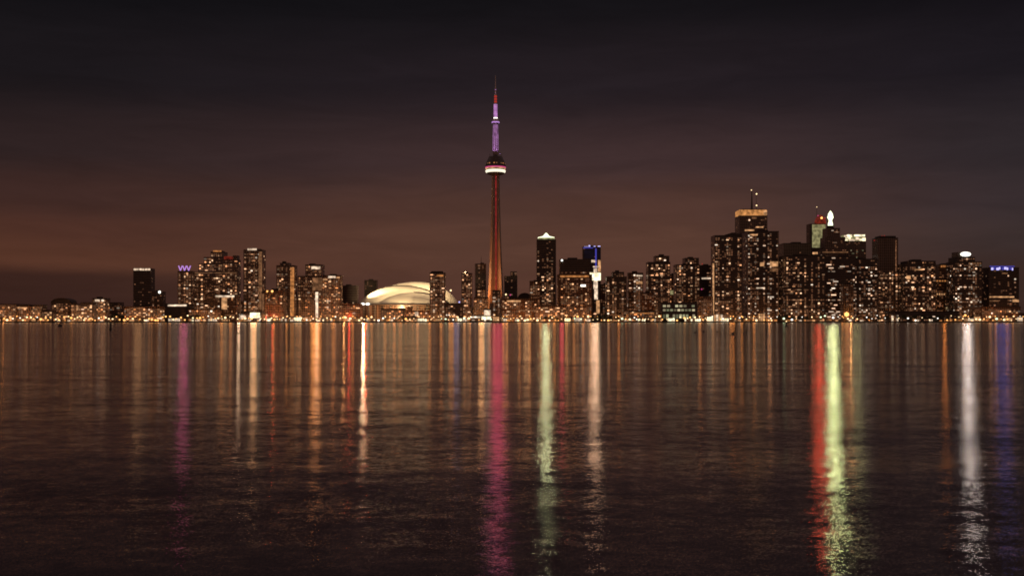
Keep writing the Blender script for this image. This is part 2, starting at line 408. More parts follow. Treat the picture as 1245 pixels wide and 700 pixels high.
Bld('low_block', 'almost unlit dark block right of the white-topped block', 'the unlit dark block', 129, 146, 368, 2180, 'black', 10, 'rooms_warm')
Bld('low_block', 'wide low building with a row of faint pale windows under the white-capped tower', 'the faint pale window row', 150, 201, 373, 2150, 'brick', 50, 'rooms_warm').band('window_band', 157, 176, 374, 375.2, 'band_dim')
b_ = Bld('office_tower', 'lone black slab tower with a white lit cap line at the left', 'the white-capped black slab', 162, 183, 326, 2420, 'black', 0, faint=10, roof=False)
for a in (162.6, 169.6, 176.6): b_.band('crown_light', a, a + 6, 326.3, 328.6, 'band_white')
b_.flood(170, 345, (1, .50, .22), 8 * KW, 9)
b_ = Bld('low_block', 'dark squat block with one bright white lamp on its right top corner', 'the block with one white corner lamp', 184, 198, 355, 2320, 'black', 5, 'rooms_dim'); b_.bulb(194, 355, 'white_hot', 3.0, 'roof_lamp', b_.front()); 
b_ = Bld('terminal', 'long flat dark building with a lit white roof strip under the purple sign tower', 'the flat building with a white roof strip', 200, 229, 369.6, 2120, 'black', 0, faint=0, cat='building'); b_.band('roof_strip', 204, 227, 370.2, 372.2, 'band_white')
b_ = Bld('apartment_tower', 'tower topped by a purple zigzag sign', 'the purple sign tower', 216, 233, 330, 2260, 'concrete', 34, 'rooms')
for k in range(3):
    for s_ in (0, 1):
        bm = bmesh.new(); x0 = 217 + k * 5.0; x1 = x0 + 2.2; y0, y1 = (323, 328.8)
        if s_: x0, x1 = x1 + 2.2, x1
        tube(bm, [(b_.lx(x0), b_.front() + 1, b_.h(y0)), (b_.lx(x1), b_.front() + 1, b_.h(y1))], 1.15, 6); obj('sign_stroke', bm, 'purple', b_.root)
b_.flood(224.5, 326, (.95, .13, .34), 15 * KW, 8, out=10)
b_ = Bld('apartment_tower', 'stepped dark tower with an orange cap right of the purple sign tower', 'the stepped tower with the orange cap', 233, 271, 331, 2340, 'concrete', 92, 'rooms', tiers=[(241, 271, 321), (247, 271, 313), (255, 270, 306)])
b_.band('crown_light', 258.5, 268.5, 304.2, 306, 'band_orange', 3)
b_ = Bld('apartment_tower', 'tower with a small red-lit penthouse beside the stepped orange-capped tower', 'the red-penthouse tower', 270, 289, 316, 2310, 'concrete', 46, 'rooms', tiers=[(283, 288, 311)])
b_.block('penthouse', 272, 283, 311.5, 316, 'red_soft'); b_.band('cornice_light', 232, 288, 331.2, 332.2, 'band_dim')
b_ = Bld('hall', 'pavilion hall with a bright white eave line below the red-penthouse tower', 'the hall with the white eave line', 261, 287, 358.5, 2210, 'tan', 12, 'rooms_warm', cat='hall'); b_.band('eave_light', 262, 285, 359, 361.2, 'band_white'); b_.band('lit_column', 269.5, 276, 361.6, 376, 'band_warm')
Bld('low_block', 'low warm brick row in front of the stepped orange-capped tower', 'the warm brick row', 229, 262, 376, 2110, 'brick', 26, 'rooms_warm')
b_ = Bld('apartment_tower', 'tall apartment tower with a lit crown and an amber right edge', 'the tall tower with the amber edge', 296, 319, 304, 2290, 'concrete', 62, 'rooms', rot=0)
b_.band('crown_light', 301, 312, 302, 304.2, 'band_white'); b_.band('glowing_strip', 314.5, 318.6, 306, 376, 'band_dim'); 
b_ = Bld('low_block', 'bright floodlit pavilion at the foot of the tall amber-edged tower', 'the bright floodlit pavilion', 289, 318, 379, 2060, 'tan', 12, 'rooms_white', cat='pavilion')
b_.band('lit_glass', 291.5, 298, 383, 388, 'band_white'); b_.band('lit_glass', 304, 316, 380, 386.5, 'cream_hot')
b_.flood(291, 384, (1, .62, .36), 8 * KW, 3); b_.flood(309.5, 384, (1, .45, .17), 16 * KW, 6)
b_ = Bld('stair_tower', 'slim pale lit stair tower left of the orange block', 'the slim pale stair tower', 318, 322, 355, 2180, 'tan', 0, faint=0, cat='tower'); b_.band('lit_column', 318.7, 321, 357, 384, 'band_dim')
b_ = Bld('apartment_block', 'square orange block with two amber lights on its top edge', 'the square orange block', 322, 344, 353.5, 2230, 'tan', 22, 'rooms_warm'); b_.bulb(325, 354, 'lamp_amber', 2.0, 'roof_lamp', b_.front()); b_.bulb(331, 354, 'lamp_amber', 2.6, 'roof_lamp', b_.front())
lamp('street_floodlight', b_.root, (0, -60, 4), (1, .38, .12), 30 * KW, 2); lamp('sign_floodlight', b_.root, (0, -26, 8), (1, .05, .03), 9 * KW, 2)
b_ = Bld('apartment_tower', 'slender tower with a glowing orange right edge left of the twin-winged tower', 'the tower with the glowing orange edge', 336, 358, 323, 2310, 'concrete', 52, 'rooms', tiers=[(340, 351, 320)])
b_.band('glowing_strip', 353, 357.6, 325, 384, 'band_orange')
b_ = Bld('apartment_tower', 'twin-winged tower with a short cream light bar on top', 'the twin-winged tower', 362, 391, 336, 2330, 'concrete', 60, 'rooms_warm', tiers=[(371, 391, 322)])
b_.band('crown_light', 378.5, 389.5, 324, 327, 'band_white', 1, out=2); b_.band('glowing_strip', 380, 391, 337.5, 353, 'band_dim'); b_.band('lit_column', 383.6, 386.8, 355, 386, 'band_white')
b_.flood(385, 368, (1, .33, .075), 28 * KW, 9)
b_ = Bld('apartment_block', 'glowing warm block with a broken white roof line left of the dark square block', 'the warm block with the broken white roof line', 391, 414, 335, 2350, 'tan', 66, 'rooms_warm')
b_.band('crown_light', 399, 408, 335.4, 338, 'band_white'); b_.band('crown_light', 409, 413, 336.5, 338.2, 'band_warm'); b_.band('floor_light', 393, 398, 339, 340.6, 'band_warm')
lamp('street_floodlight', b_.root, (0, -70, 4), (1, .38, .12), 25 * KW, 2)
Bld('office_block', 'dark square block left of the stadium', 'the dark square block', 415, 434, 347.5, 2420, 'black', 14, 'rooms', zmax=.6)
Bld('office_block', 'small dark block peering over the left side of the white stadium roof', 'the block peering over the stadium', 443, 458, 341, 2850, 'black', 9, 'rooms_dim')
b_ = Bld('low_block', 'low red-and-orange lit building at the left foot of the stadium', 'the red-lit building by the stadium', 412, 438, 369.5, 2200, 'tan', 18, 'rooms_warm'); lamp('sign_floodlight', b_.root, (0, -22, 12), (1, .07, .03), 5 * KW, 2); lamp('street_floodlight', b_.root, (-10, -26, 4), (1, .4, .14), 9 * KW, 1)
Bld('low_block', 'dark low block with cream windows before the left half of the stadium', 'the dark block before the stadium', 463, 491, 375.5, 2190, 'black', 22, 'rooms_warm')
Bld('low_block', 'dim brown block before the middle of the stadium with a taller left end', 'the brown block before the stadium', 493, 523, 378, 2180, 'brick', 18, 'rooms_warm', tiers=[(494, 500, 373)]).band('lit_panel', 504.5, 508.5, 379, 384, 'band_white')
# ---- right of the stadium
b_ = Bld('apartment_tower', 'dark tower standing in front of the right half of the stadium', 'the tower in front of the stadium', 522.5, 541, 332, 2250, 'concrete', 46, 'rooms'); b_.block('penthouse', 524, 538, 329.5, 332, 'roof_dark'); b_.band('crown_light', 531, 539, 334, 336, 'band_orange')
b_ = Bld('low_block', 'dark low block at the right foot of the stadium with one bluish lamp', 'the dark block with the bluish lamp', 541, 563, 369, 2200, 'black', 12, 'rooms'); b_.bulb(558, 367, 'blue_white', 1.9, 'roof_lamp'); b_.flood(555, 375, (.4, .42, .75), 2 * KW, 6)
Bld('apartment_tower', 'narrow tower with white windows between stadium and dark mast tower', 'the narrow tower by the stadium', 561, 574, 332.5, 2340, 'concrete', 30, 'rooms', rot=-10)
b_ = Bld('office_tower', 'dark tower with a thin roof mast just left of the needle tower', 'the dark mast tower', 577, 591, 321, 2620, 'glass', 14, 'rooms_dim', rot=8); b_.mast(585, 311, 320, .5)
b_ = Bld('apartment_block', 'warm stepped block glowing at the left foot of the needle tower', 'the warm stepped block', 576, 593, 362, 2210, 'tan', 26, 'rooms_warm', tiers=[(580, 591, 352)]); lamp('street_floodlight', b_.root, (0, -40, 4), (1, .42, .14), 16 * KW, 2)
b_ = Bld('glass_pavilion', 'blazing cream glass pavilion on the quay below the needle tower', 'the blazing cream pavilion', 573, 598, 383.5, 2050, 'tan', 6, 'rooms_white', tiers=[(588, 597, 376)], cat='pavilion'); b_.band('lit_glass', 588.6, 596.4, 377, 383.4, 'band_white', 1, out=2.2); b_.band('lit_glass', 585.5, 597, 384.6, 388.2, 'cream_hot'); b_.band('lit_glass', 574, 584, 384.6, 386.4, 'band_white')
b_.flood(585.5, 383, (1, .46, .18), 12 * KW, 6)
Bld('apartment_tower', 'small dark tower with white windows right in front of the needle tower base', 'the small tower before the needle tower', 598.5, 608.5, 353, 2200, 'black', 12, 'rooms_white')
Bld('office_tower', 'pair of joined dark blocks just right of the needle tower', 'the joined dark blocks', 613, 629, 336, 2650, 'black', 11, 'rooms_dim', tiers=[(620.5, 628.5, 330.5)])
b_ = Bld('convention_hall', 'long low hall with rows of small cream lights right of the needle tower', 'the long hall with cream lights', 610, 653, 363.5, 2210, 'brick', 40, 'rooms', cat='hall'); b_.band('window_band', 616, 633, 365, 367, 'band_warm'); b_.band('window_band', 631, 650, 376.6, 378, 'band_dim')
b_.bulb(615, 357.5, 'lamp_cream', 1.8, 'roof_lamp'); b_.bulb(620.5, 358, 'pink', 1.7, 'roof_lamp'); b_.flood(640, 376, (1, .5, .2), 4 * KW, 8)
b_ = Bld('vaulted_hall', 'dark hall with a rounded hump behind the long hall', 'the humped dark hall', 630, 646, 362, 2420, 'black', 2, 'rooms_dim', cat='hall', faint=0)
bm = bmesh.new(); loft(bm, [[(b_.lx(638) + 15 * math.cos(a * math.pi / 10), y, b_.h(362) + 11 * math.sin(a * math.pi / 10)) for a in range(11)] for y in (-b_.dep / 2, b_.dep / 2)]); obj('vaulted_roof', bm, 'roof_dark', b_.root)
b_ = Bld('apartment_tower', 'tall dark tower crowned by a dazzling greenish white lantern', 'the tower with the greenish lantern', 652.5, 676, 291, 2360, 'black', 62, 'rooms', roof=False, bias=1.3)
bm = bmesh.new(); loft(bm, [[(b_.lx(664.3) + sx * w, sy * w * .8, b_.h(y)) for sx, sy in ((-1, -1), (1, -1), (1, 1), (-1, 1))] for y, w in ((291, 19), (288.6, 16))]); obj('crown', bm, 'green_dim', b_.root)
bm = bmesh.new(); loft(bm, [[(b_.lx(664.3) + sx * w, sy * w * .8, b_.h(y)) for sx, sy in ((-1, -1), (1, -1), (1, 1), (-1, 1))] for y, w in ((290.6, 6), (288.3, 17.5), (286.6, 7), (282.5, 1.0))]); obj('crown_light', bm, 'green_white', b_.root)
b_.flood(663.5, 287, (.98, 1, .52), 80 * KW, 5, out=9)
b_ = Bld('apartment_block', 'brown side block leaning against the left of the lantern tower', 'the brown side block', 644, 657, 342, 2330, 'brick', 26, 'rooms')
Bld('low_block', 'low dense block of warm windows at the foot of the lantern tower', 'the warm dense block', 651, 681, 372, 2180, 'brick', 34, 'rooms_warm')
b_ = Bld('hotel', 'broad terraced hotel with a dark crown and lit terrace line', 'the broad terraced hotel', 678.5, 720, 334, 2300, 'brick', 96, 'rooms_warm', tiers=[(681, 717, 315.5)], cat='hotel', bias=.8)
b_.block('crown', 681.2, 716.8, 315, 330, 'black', -.01, .8); b_.bulb(683.2, 316.5, 'white_hot', 2.4, 'roof_lamp', b_.front()); b_.band('terrace_light', 698, 714, 325, 326.4, 'band_warm', 0, out=.4); b_.band('terrace_light', 681, 716, 334.8, 337, 'band_orange'); b_.flood(683, 370, (.9, .05, .09), 6 * KW, 5)
b_.band('lit_panel', 706, 712, 346, 348.4, 'white_hot')
b_ = Bld('office_tower', 'tower with blue-edged top and a blazing white stair column', 'the blue-edged tower', 708.5, 730.5, 300.5, 2380, 'black', 8, 'rooms', k=.5)
b_.band('blue_edge', 709, 721, 300.8, 301.8, 'blue'); b_.band('blue_edge', 723.6, 725.4, 302, 331, 'blue'); b_.band('lit_face', 710, 722, 303, 314, 'blue_dim')
b_.band('lit_stair', 713.8, 717, 331, 341, 'band_warm', out=.9); b_.band('lit_stair', 726, 730.4, 303, 314, 'blue_dim'); b_.band('lit_stair', 727, 730.4, 316, 330, 'band_warm')  # leftmost plate is light spill beside the bright block, modelled as an emitter
for a, c, y in ((710.5, 715.5, 299.6), (715.8, 717.6, 298), (722, 724, 299), (727, 730, 298.8)): b_.block('crown_light', a, c, y, 301.6, 'blue_white', .02, .2)
b_.band('lit_stair', 717.2, 730.4, 331.3, 340.8, 'cream_hot', out=.7); b_.band('lit_stair', 719, 725, 316, 319, 'band_white'); b_.band('lit_stair', 721, 728.5, 323.4, 325, 'band_white'); b_.band('lit_stair', 721.8, 726, 326, 331.2, 'band_white', out=.8); b_.band('lit_stair', 721.6, 726.6, 341, 351, 'band_white', out=.8); b_.band('lit_stair', 722.6, 726.8, 351.5, 364, 'band_white', out=.8); b_.band('lit_stair', 725, 729, 365, 381, 'band_warm')
b_.flood(719, 336, (1, .56, .32), 105 * KW, 14, out=26)
# ---- centre right
Bld('apartment_block', 'dim brown block just right of the blue-edged tower', 'the dim brown block', 729, 742, 346, 2450, 'brick', 14, 'rooms_dim')
Bld('apartment_tower', 'dark tower with a raised middle right of the blue-edged tower', 'the raised-middle tower', 737.5, 762, 336.5, 2310, 'black', 40, 'rooms', tiers=[(745, 759, 331)])
b_ = Bld('apartment_tower', 'narrow tower with a bright right-hand window column', 'the narrow bright-column tower', 764, 782, 332, 2350, 'brick', 44, 'rooms_white'); b_.band('lit_panel', 774, 781, 334, 336, 'band_white'); b_.band('lit_panel', 773.5, 781, 342, 345, 'band_warm')
Bld('apartment_block', 'short brown block left of the round-shouldered dark tower', 'the short brown block', 780, 796, 356, 2230, 'brick', 14, 'rooms_dim')
b_ = Bld('apartment_tower', 'round-shouldered dark tower with a raised right half', 'the round-shouldered tower', 788, 815, 319, 2270, 'black', 58, 'rooms', tiers=[(797, 814, 311.5)])
b_ = Bld('apartment_block', 'mid-height warm block squeezed between two dark towers', 'the squeezed warm block', 813, 832, 334, 2420, 'brick', 30, 'rooms')
b_.band('lit_panel', 815, 821.5, 353, 358, 'green_dim', out=.9)
b_ = Bld('apartment_tower', 'dark tower stepping up to a block with red beacons', 'the red-beacon stepped tower', 822, 851, 322, 2310, 'black', 62, 'rooms', tiers=[(833, 850, 314)]); b_.bulb(835, 313.4, 'red', .9); b_.bulb(846, 313, 'red', .9)
b_ = Bld('office_tower', 'dark office slab with a white light line across its middle', 'the slab with the white middle line', 850, 868, 323, 2400, 'glass', 12, 'rooms_dim'); b_.band('floor_light', 853, 866.5, 337.4, 339.2, 'band_white'); b_.mast(855, 320.5, 323, .6, top='red'); b_.bulb(853, 351.5, 'pink', 1.6, 'beacon', b_.front() - 1)
Bld('low_block', 'brown lit block below the slab with the white middle line', 'the brown lit block', 849, 867, 361, 2210, 'tan', 20, 'rooms_dim')
b_ = Bld('glass_terminal', 'wide glass building with greenish lit floors on the quay', 'the greenish glass building', 804, 848, 368, 2070, 'glass', 0, faint=0, tiers=(), cat='terminal')
for yy, n_, mm in ((372, 8, 'rooms_green'), (377, 9, 'rooms_green'), (383.5, 10, 'rooms_green')):
    for k in range(n_):
        a = 806 + k * 40 / n_
        if rnd.random() < .15: continue
        b_.band('lit_window', a, a + 40 / n_ * .72, yy - 1.4, yy + (1.2 if yy < 380 else 3.4), mm, out=.3, th=.5)
b_ = Bld('low_block', 'low orange market building on the quay right of the dark trees', 'the low orange market building', 764, 797, 378, 2070, 'tan', 14, 'rooms_warm', cat='market'); lamp('street_floodlight', b_.root, (0, -20, 4), (1, .36, .1), 9 * KW, 1); b_.band('window_band', 766, 795, 380.2, 381.4, 'band_orange')
b_ = Bld('apartment_tower', 'broad dark tower with a thin white light line up its left edge', 'the tower with the white edge line', 869, 902.5, 286.5, 2260, 'black', 92, 'rooms', tiers=[(886, 902, 284.5)])
b_.band('edge_light', 866.4, 868.2, 320, 384, 'band_warm', out=.6, th=1.0)
b_ = Bld('office_tower', 'tall tower with an orange lit cap and roof antenna', 'the orange-capped antenna tower', 899, 933, 262, 2450, 'concrete', 46, 'rooms_dim', tiers=[(900, 931.5, 256)], roof=False)
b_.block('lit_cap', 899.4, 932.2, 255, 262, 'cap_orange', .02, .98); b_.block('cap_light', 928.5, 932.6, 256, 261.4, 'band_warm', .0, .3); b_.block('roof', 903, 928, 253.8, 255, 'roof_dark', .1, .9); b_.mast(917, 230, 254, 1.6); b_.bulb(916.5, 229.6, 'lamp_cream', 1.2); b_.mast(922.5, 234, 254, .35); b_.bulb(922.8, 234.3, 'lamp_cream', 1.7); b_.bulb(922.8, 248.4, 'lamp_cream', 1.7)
b_.band('floor_light', 905.5, 917, 279, 281, 'band_warm'); b_.band('floor_light', 919, 928, 275.4, 276.8, 'band_warm'); b_.band('floor_light', 914, 920, 264, 266, 'band_dim'); b_.flood(920, 300, (1, .31, .07), 50 * KW, 16, out=18)
b_ = Bld('office_tower', 'black framed slab in front of the orange-capped antenna tower', 'the black framed slab', 908.5, 947, 281.5, 2280, 'black', 92, 'rooms_white')
b_.band('frame_edge', 908.6, 909.6, 282, 386, 'tower_concrete'); b_.band('frame_edge', 945.6, 946.8, 282, 386, 'tower_concrete'); b_.band('floor_light', 911, 921, 284.5, 286.4, 'band_warm'); b_.band('lit_panel', 936, 946, 318, 324, 'band_warm'); b_.band('lit_panel', 936, 946, 326, 330, 'band_dim'); b_.band('lit_panel', 924, 929, 319, 323.5, 'band_warm'); b_.band('floor_light', 919.5, 930, 349.3, 350.6, 'band_white')
Bld('apartment_block', 'narrow warm block between the framed slab and the wide office block', 'the narrow warm block', 945, 958, 332, 2400, 'brick', 26, 'rooms')
Bld('office_tower', 'dark office tower rising behind the wide office block', 'the dark rear office tower', 953, 986, 296, 2620, 'concrete', 18, 'rooms_dim')
b_ = Bld('bank_tower', 'green-lit tower topped with a red dome', 'the green tower with the red dome', 984.5, 1004, 272, 2650, 'black', 8, 'rooms_dim', cat='tower', roof=False)
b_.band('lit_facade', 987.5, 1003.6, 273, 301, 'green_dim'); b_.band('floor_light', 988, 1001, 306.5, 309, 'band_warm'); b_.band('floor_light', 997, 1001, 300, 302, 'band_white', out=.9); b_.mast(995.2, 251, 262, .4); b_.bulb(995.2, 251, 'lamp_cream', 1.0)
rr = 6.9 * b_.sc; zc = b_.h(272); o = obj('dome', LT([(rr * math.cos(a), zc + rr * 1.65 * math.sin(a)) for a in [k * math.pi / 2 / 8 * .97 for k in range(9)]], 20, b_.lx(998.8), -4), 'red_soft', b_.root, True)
b_.bulb(999, 265, 'lamp_amber', 3.0, 'dome_lamp', -4 - rr * .8); b_.bulb(1003, 265.2, 'red', 1.8, 'dome_lamp', -4 - rr * .8); b_.bulb(995, 262, 'pink', 1.5, 'dome_lamp', -4 - rr * .6)
b_.flood(996, 266, (1, .07, .03), 105 * KW, 9, out=11)
b_ = Bld('office_tower', 'stepped ziggurat tower under a blazing greenish white pinnacle lamp', 'the pinnacle-lamp tower', 1001, 1032, 302, 2480, 'concrete', 40, 'rooms_white', tiers=[(1003.5, 1028, 288), (1006, 1022, 277)], roof=False, ws=[(8, 2), (5, 2), (6, 2.4)])
zz = b_.h(273.5); ppx = 1.84
obj('pinnacle_lamp', LT([(5.6, zz), (5.2, zz + 5), (3.4, zz + 12), (4.6, zz + 15), (7.0, zz + 19), (5.6, zz + 23), (5.0, zz + 27), (2.6, zz + 31), (.5, zz + 34)], 14, b_.lx(1013.2), 0), 'green_white', b_.root)
obj('lamp_pedestal', LT([(9, zz - 7), (8, zz - .02)], 12, b_.lx(1013.2), 0), 'roof_dark', b_.root); b_.flood(1012.5, 264, (.93, 1, .44), 210 * KW, 8.5, out=11)
b_.band('floor_light', 1000, 1031, 306, 307.2, 'band_dim')
b_ = Bld('office_tower', 'tower with a twin white lantern top right of the pinnacle lamp', 'the twin-lantern tower', 1026, 1053, 293, 2540, 'concrete', 30, 'rooms_green', roof=False)
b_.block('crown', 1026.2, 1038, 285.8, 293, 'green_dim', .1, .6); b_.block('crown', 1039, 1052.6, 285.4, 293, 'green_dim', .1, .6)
for a, c, y0, y1 in ((1027, 1030, 286, 287.8), (1030.6, 1036, 285.2, 288.2), (1028.6, 1034.5, 288.6, 290.2), (1033, 1039.4, 290.6, 292.8), (1027.4, 1031, 291, 292.4), (1039.4, 1051.8, 285.2, 287.4), (1041, 1045, 288.8, 292), (1045.6, 1049, 290, 292.4), (1049.4, 1052.6, 289, 292.8)): b_.block('crown_light', a, c, y0, y1, ('band_white', 'cream_hot', 'band_warm')[int(a * 3) % 3], .02, .3); b_.flood(1040, 297, (.6, .55, .24), 26 * KW, 9)
b_ = Bld('office_block', 'wide dark office block with dense rows of small lights below the green tower', 'the wide dense-lit office block', 955, 1003, 311, 2240, 'black', 98, 'rooms')
b_ = Bld('office_block', 'dark office block with long window strips below the pinnacle lamp', 'the block with long window strips', 1003, 1040, 312, 2250, 'black', 52, 'rooms_white', ws=[(7, 2), (4, 2.2), (3, 2.2), (10, 2)]); b_.flood(1029, 340, (.8, .14, .05), 7 * KW, 6)
b_ = Bld('apartment_block', 'dim amber stair block with one big glowing lamp at its foot', 'the dim amber stair block', 1025, 1038, 345, 2200, 'tan', 8, 'rooms_dim'); b_.bulb(1028.5, 382, 'lamp_amber', 5.0, 'foot_lamp', b_.front() - 5); lamp('street_floodlight', b_.root, (0, -24, 12), (1, .45, .15), 5 * KW, 2)
Bld('office_tower', 'dark tower with a column of single white lights left of the red-cornered tower', 'the white-column dark tower', 1038, 1067, 315, 2290, 'black', 52, 'rooms_white')
b_ = Bld('apartment_tower', 'tall dark tower with red beacons on its top corners', 'the red-cornered tower', 1067.5, 1092, 289.5, 2340, 'concrete', 50, 'rooms', zmax=.62, k=.9)
for x_ in (1071.5, 1075.5, 1079.5, 1083.5): b_.band('wall_rib', x_, x_ + .8, 291, 386, 'concrete')
b_.band('edge_light', 1088.6, 1090, 292, 330, 'rooms_faint')
b_.block('crown', 1070, 1090, 286.6, 289.5, 'roof_dark')
for x_, y_ in ((1066.5, 291.5), (1076, 286), (1079, 285.8), (1090.5, 288)): b_.bulb(x_, y_, 'red', 1.2)
Bld('low_block', 'low dark block between the red-cornered tower and the twin dark tower', 'the low dark gap block', 1090, 1102, 352, 2350, 'black', 9, 'rooms_dim')
b_ = Bld('apartment_tower', 'broad dark tower with one bright amber window on its left edge', 'the broad tower with the amber window', 1100, 1138, 321, 2300, 'black', 72, 'rooms', tiers=[(1105, 1138, 317.5)]); b_.band('lit_panel', 1102, 1107, 335, 339, 'band_warm', out=.9); b_.band('floor_light', 1112, 1122, 327, 328.4, 'band_warm', out=.9)
b_ = Bld('office_block', 'brown ribbed block with lines of orange dots along its cornices', 'the orange-dotted ribbed block', 1128, 1163, 340, 2370, 'tan', 44, 'rooms_warm', tiers=[(1142, 1163, 322)])
for k in range(6): b_.band('cornice_lamp', 1144 + k * 2.7, 1145.8 + k * 2.7, 322.6, 324.8, 'band_orange', 1, out=2.2)
for k in range(8): b_.band('cornice_lamp', 1129 + k * 3.2, 1131 + k * 3.2, 340.6, 342.4, 'band_orange')
for k in range(6): b_.band('cornice_lamp', 1136 + k * 2.8, 1137.6 + k * 2.8, 356.6, 358.6, 'band_warm')
b_.bulb(1130.5, 374.5, 'lamp_cream', 3.2, 'foot_lamp', b_.front() - 3); b_.flood(1130, 374, (1, .52, .3), 12 * KW, 2.5); b_.flood(1150, 352, (1, .29, .06), 36 * KW, 9)
b_ = Bld('apartment_tower', 'tower with a brilliant white oval sign on its rooftop block', 'the white oval sign tower', 1160.5, 1194, 318.5, 2280, 'black', 78, 'rooms_white', tiers=[(1163, 1186, 313)])
b_.block('sign_block', 1165.5, 1184, 306, 313, 'concrete', .3, .8)
bm = bmesh.new(); bmesh.ops.create_uvsphere(bm, u_segments=20, v_segments=10, radius=1); bmesh.ops.scale(bm, vec=(6.4 * b_.sc, 1.2, 2.7 * b_.sc), verts=bm.verts); obj('oval_sign', bm, 'white_hot', b_.root, True, (b_.lx(1177), -b_.dep / 2 + .3 * b_.dep - 1.5, b_.h(308.5)))
for k in range(5): b_.band('cornice_lamp', 1178 + k * 3.2, 1180 + k * 3.2, 319.2, 321, 'band_dim')
b_.flood(1175, 308.5, (1, .84, .76), 80 * KW, 8, out=10)
b_ = Bld('hotel', 'hotel with glowing blue letters along its roof at the right end', 'the blue-lettered hotel', 1202, 1239, 325.5, 2300, 'black', 22, 'rooms_dim', cat='hotel')
for k, (w_, y_) in enumerate(((2.6, 325.2), (2, 324.8), (3, 325.4), (1.6, 324.6), (2.6, 325), (2.8, 324.6), (1.8, 325.2), (2.6, 325), (1.4, 325.6))):
    x_ = 1205 + k * 3.15; b_.band('sign_letter', x_, x_ + w_, y_, y_ + 3.0, 'blue_white' if k % 3 != 1 else 'blue', out=.9)
b_.band('sign_backlight', 1204, 1234, 323.2, 324.2, 'blue', out=-2)
b_.band('floor_light', 1203, 1233, 360, 361.8, 'band_warm'); b_.band('floor_light', 1231, 1238.6, 364, 367, 'band_warm', out=.9); b_.band('floor_light', 1203, 1214, 365, 366.4, 'band_dim', out=.9); b_.band('floor_light', 1218, 1225, 331.5, 333, 'band_dim')
b_.flood(1216, 326, (.05, .13, .9), 12 * KW, 14, out=16)
b_ = Bld('low_block', 'low amber podium at the foot of the blue-lettered hotel', 'the amber podium', 1193, 1241, 373, 2190, 'brick', 34, 'rooms_warm'); lamp('street_floodlight', b_.root, (0, -24, 4), (1, .4, .13), 11 * KW, 1)
Bld('low_block', 'low dark building at the right end of the shore', 'the low building at the right end', 1238, 1290, 381, 2130, 'brick', 14, 'rooms_warm')
Bld('low_block', 'unlit low shed behind the trees near the broad tower', 'the unlit low shed', 1088, 1166, 379, 2160, 'black', 12, 'rooms_dim')
# ---- back row filling between the towers
for a, c, y, lab in ((196, 222, 371, 'behind the flat building with a white roof strip'), (286, 300, 366, 'left of the tall tower with the amber edge'), (355, 372, 362, 'between the orange-edged tower and the twin-winged tower'),
                     (430, 446, 372, 'behind the left foot of the stadium'), (545, 580, 373, 'behind the dark block with the bluish lamp'), (620, 660, 368, 'behind the long hall with cream lights'),
                     (700, 770, 366, 'behind the blue-edged tower and the raised-middle tower'), (776, 800, 364, 'behind the short brown block'), (846, 880, 366, 'behind the brown lit block'),
                     (940, 1000, 370, 'behind the narrow warm block'), (1055, 1110, 366, 'behind the red-cornered tower'), (1185, 1206, 360, 'between the oval sign tower and the blue-lettered hotel')):
    Bld('rear_block', 'dim low block ' + lab, 'a dim rear block', a, c, y, 2720, 'brick', max(5, int((c - a) * .5)), 'rooms_dim', roof=False)
BLD = [q_ for q_ in BLD if q_[2] != 'a dim rear block']

# ------------------------------------------------------------------ needle tower
D = 2500; u = D / FPX; c0 = P(602.5, HZ, D)
nt_ = root('needle_tower', 'very tall concrete needle tower with a glowing ring pod and violet mast', 'tower', (c0.x, D, GZ))
H = lambda py: CAMH + (HZ - py) * u - GZ
def ysec(Rt, th, core, z, a0=R(218)):
    pts = []
    for k in range(3):
        a = a0 + k * 2 * math.pi / 3; d = Vector((math.cos(a), math.sin(a), 0)); p = Vector((-d.y, d.x, 0))
        pts += [d * Rt - p * th, d * Rt + p * th]
        m_ = a + math.pi / 3; e = Vector((math.cos(m_), math.sin(m_), 0)); q_ = Vector((-e.y, e.x, 0))
        pts += [e * core - q_ * core * .45, e * core + q_ * core * .45]
    return [(p.x, p.y, z) for p in pts]
bm = bmesh.new()
loft(bm, [ysec(Rt, th, core, H(y)) for y, Rt, th, core in ((391, 24, 5.2, 11), (375, 20.5, 4.6, 10), (350, 16.8, 4.2, 8.6), (320, 14, 3.8, 7.6), (290, 12, 3.4, 7), (255, 10, 3.0, 6.4), (212, 8.4, 2.6, 5.6))])
obj('shaft', bm, 'tower_concrete', nt_)
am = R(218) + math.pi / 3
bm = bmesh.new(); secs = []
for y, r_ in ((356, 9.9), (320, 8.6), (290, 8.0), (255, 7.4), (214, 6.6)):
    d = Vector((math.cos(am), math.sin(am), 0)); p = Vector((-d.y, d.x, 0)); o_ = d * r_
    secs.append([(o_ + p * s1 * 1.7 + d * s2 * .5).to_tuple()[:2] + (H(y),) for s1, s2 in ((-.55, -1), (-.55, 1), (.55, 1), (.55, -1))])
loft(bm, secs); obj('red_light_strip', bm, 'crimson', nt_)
pod = obj('pod', LT([(6, H(214)), (15, H(212.6)), (20, H(211.4)), (20, H(205.6)), (22.5, H(204.4)), (23, H(202.2)), (22, H(200)), (19.5, H(196)), (16.5, H(192.5)), (15.5, H(191)), (7, H(189.6)), (5, H(187.5))], 36), 'steel', nt_)
obj('light_ring', LT([(20.4, H(210.2)), (22.2, H(209.4)), (22.8, H(208.2)), (22.4, H(207.3)), (21, H(206.8))], 40), 'ring_cream', pod)
obj('neon_ring', LT([(22.7, H(204.6)), (23.3, H(204)), (22.9, H(203.2))], 40), 'pink', pod)
obj('amber_ring', LT([(22.2, H(205.6)), (22.9, H(205.1)), (22.4, H(204.7))], 40), 'band_warm', pod)
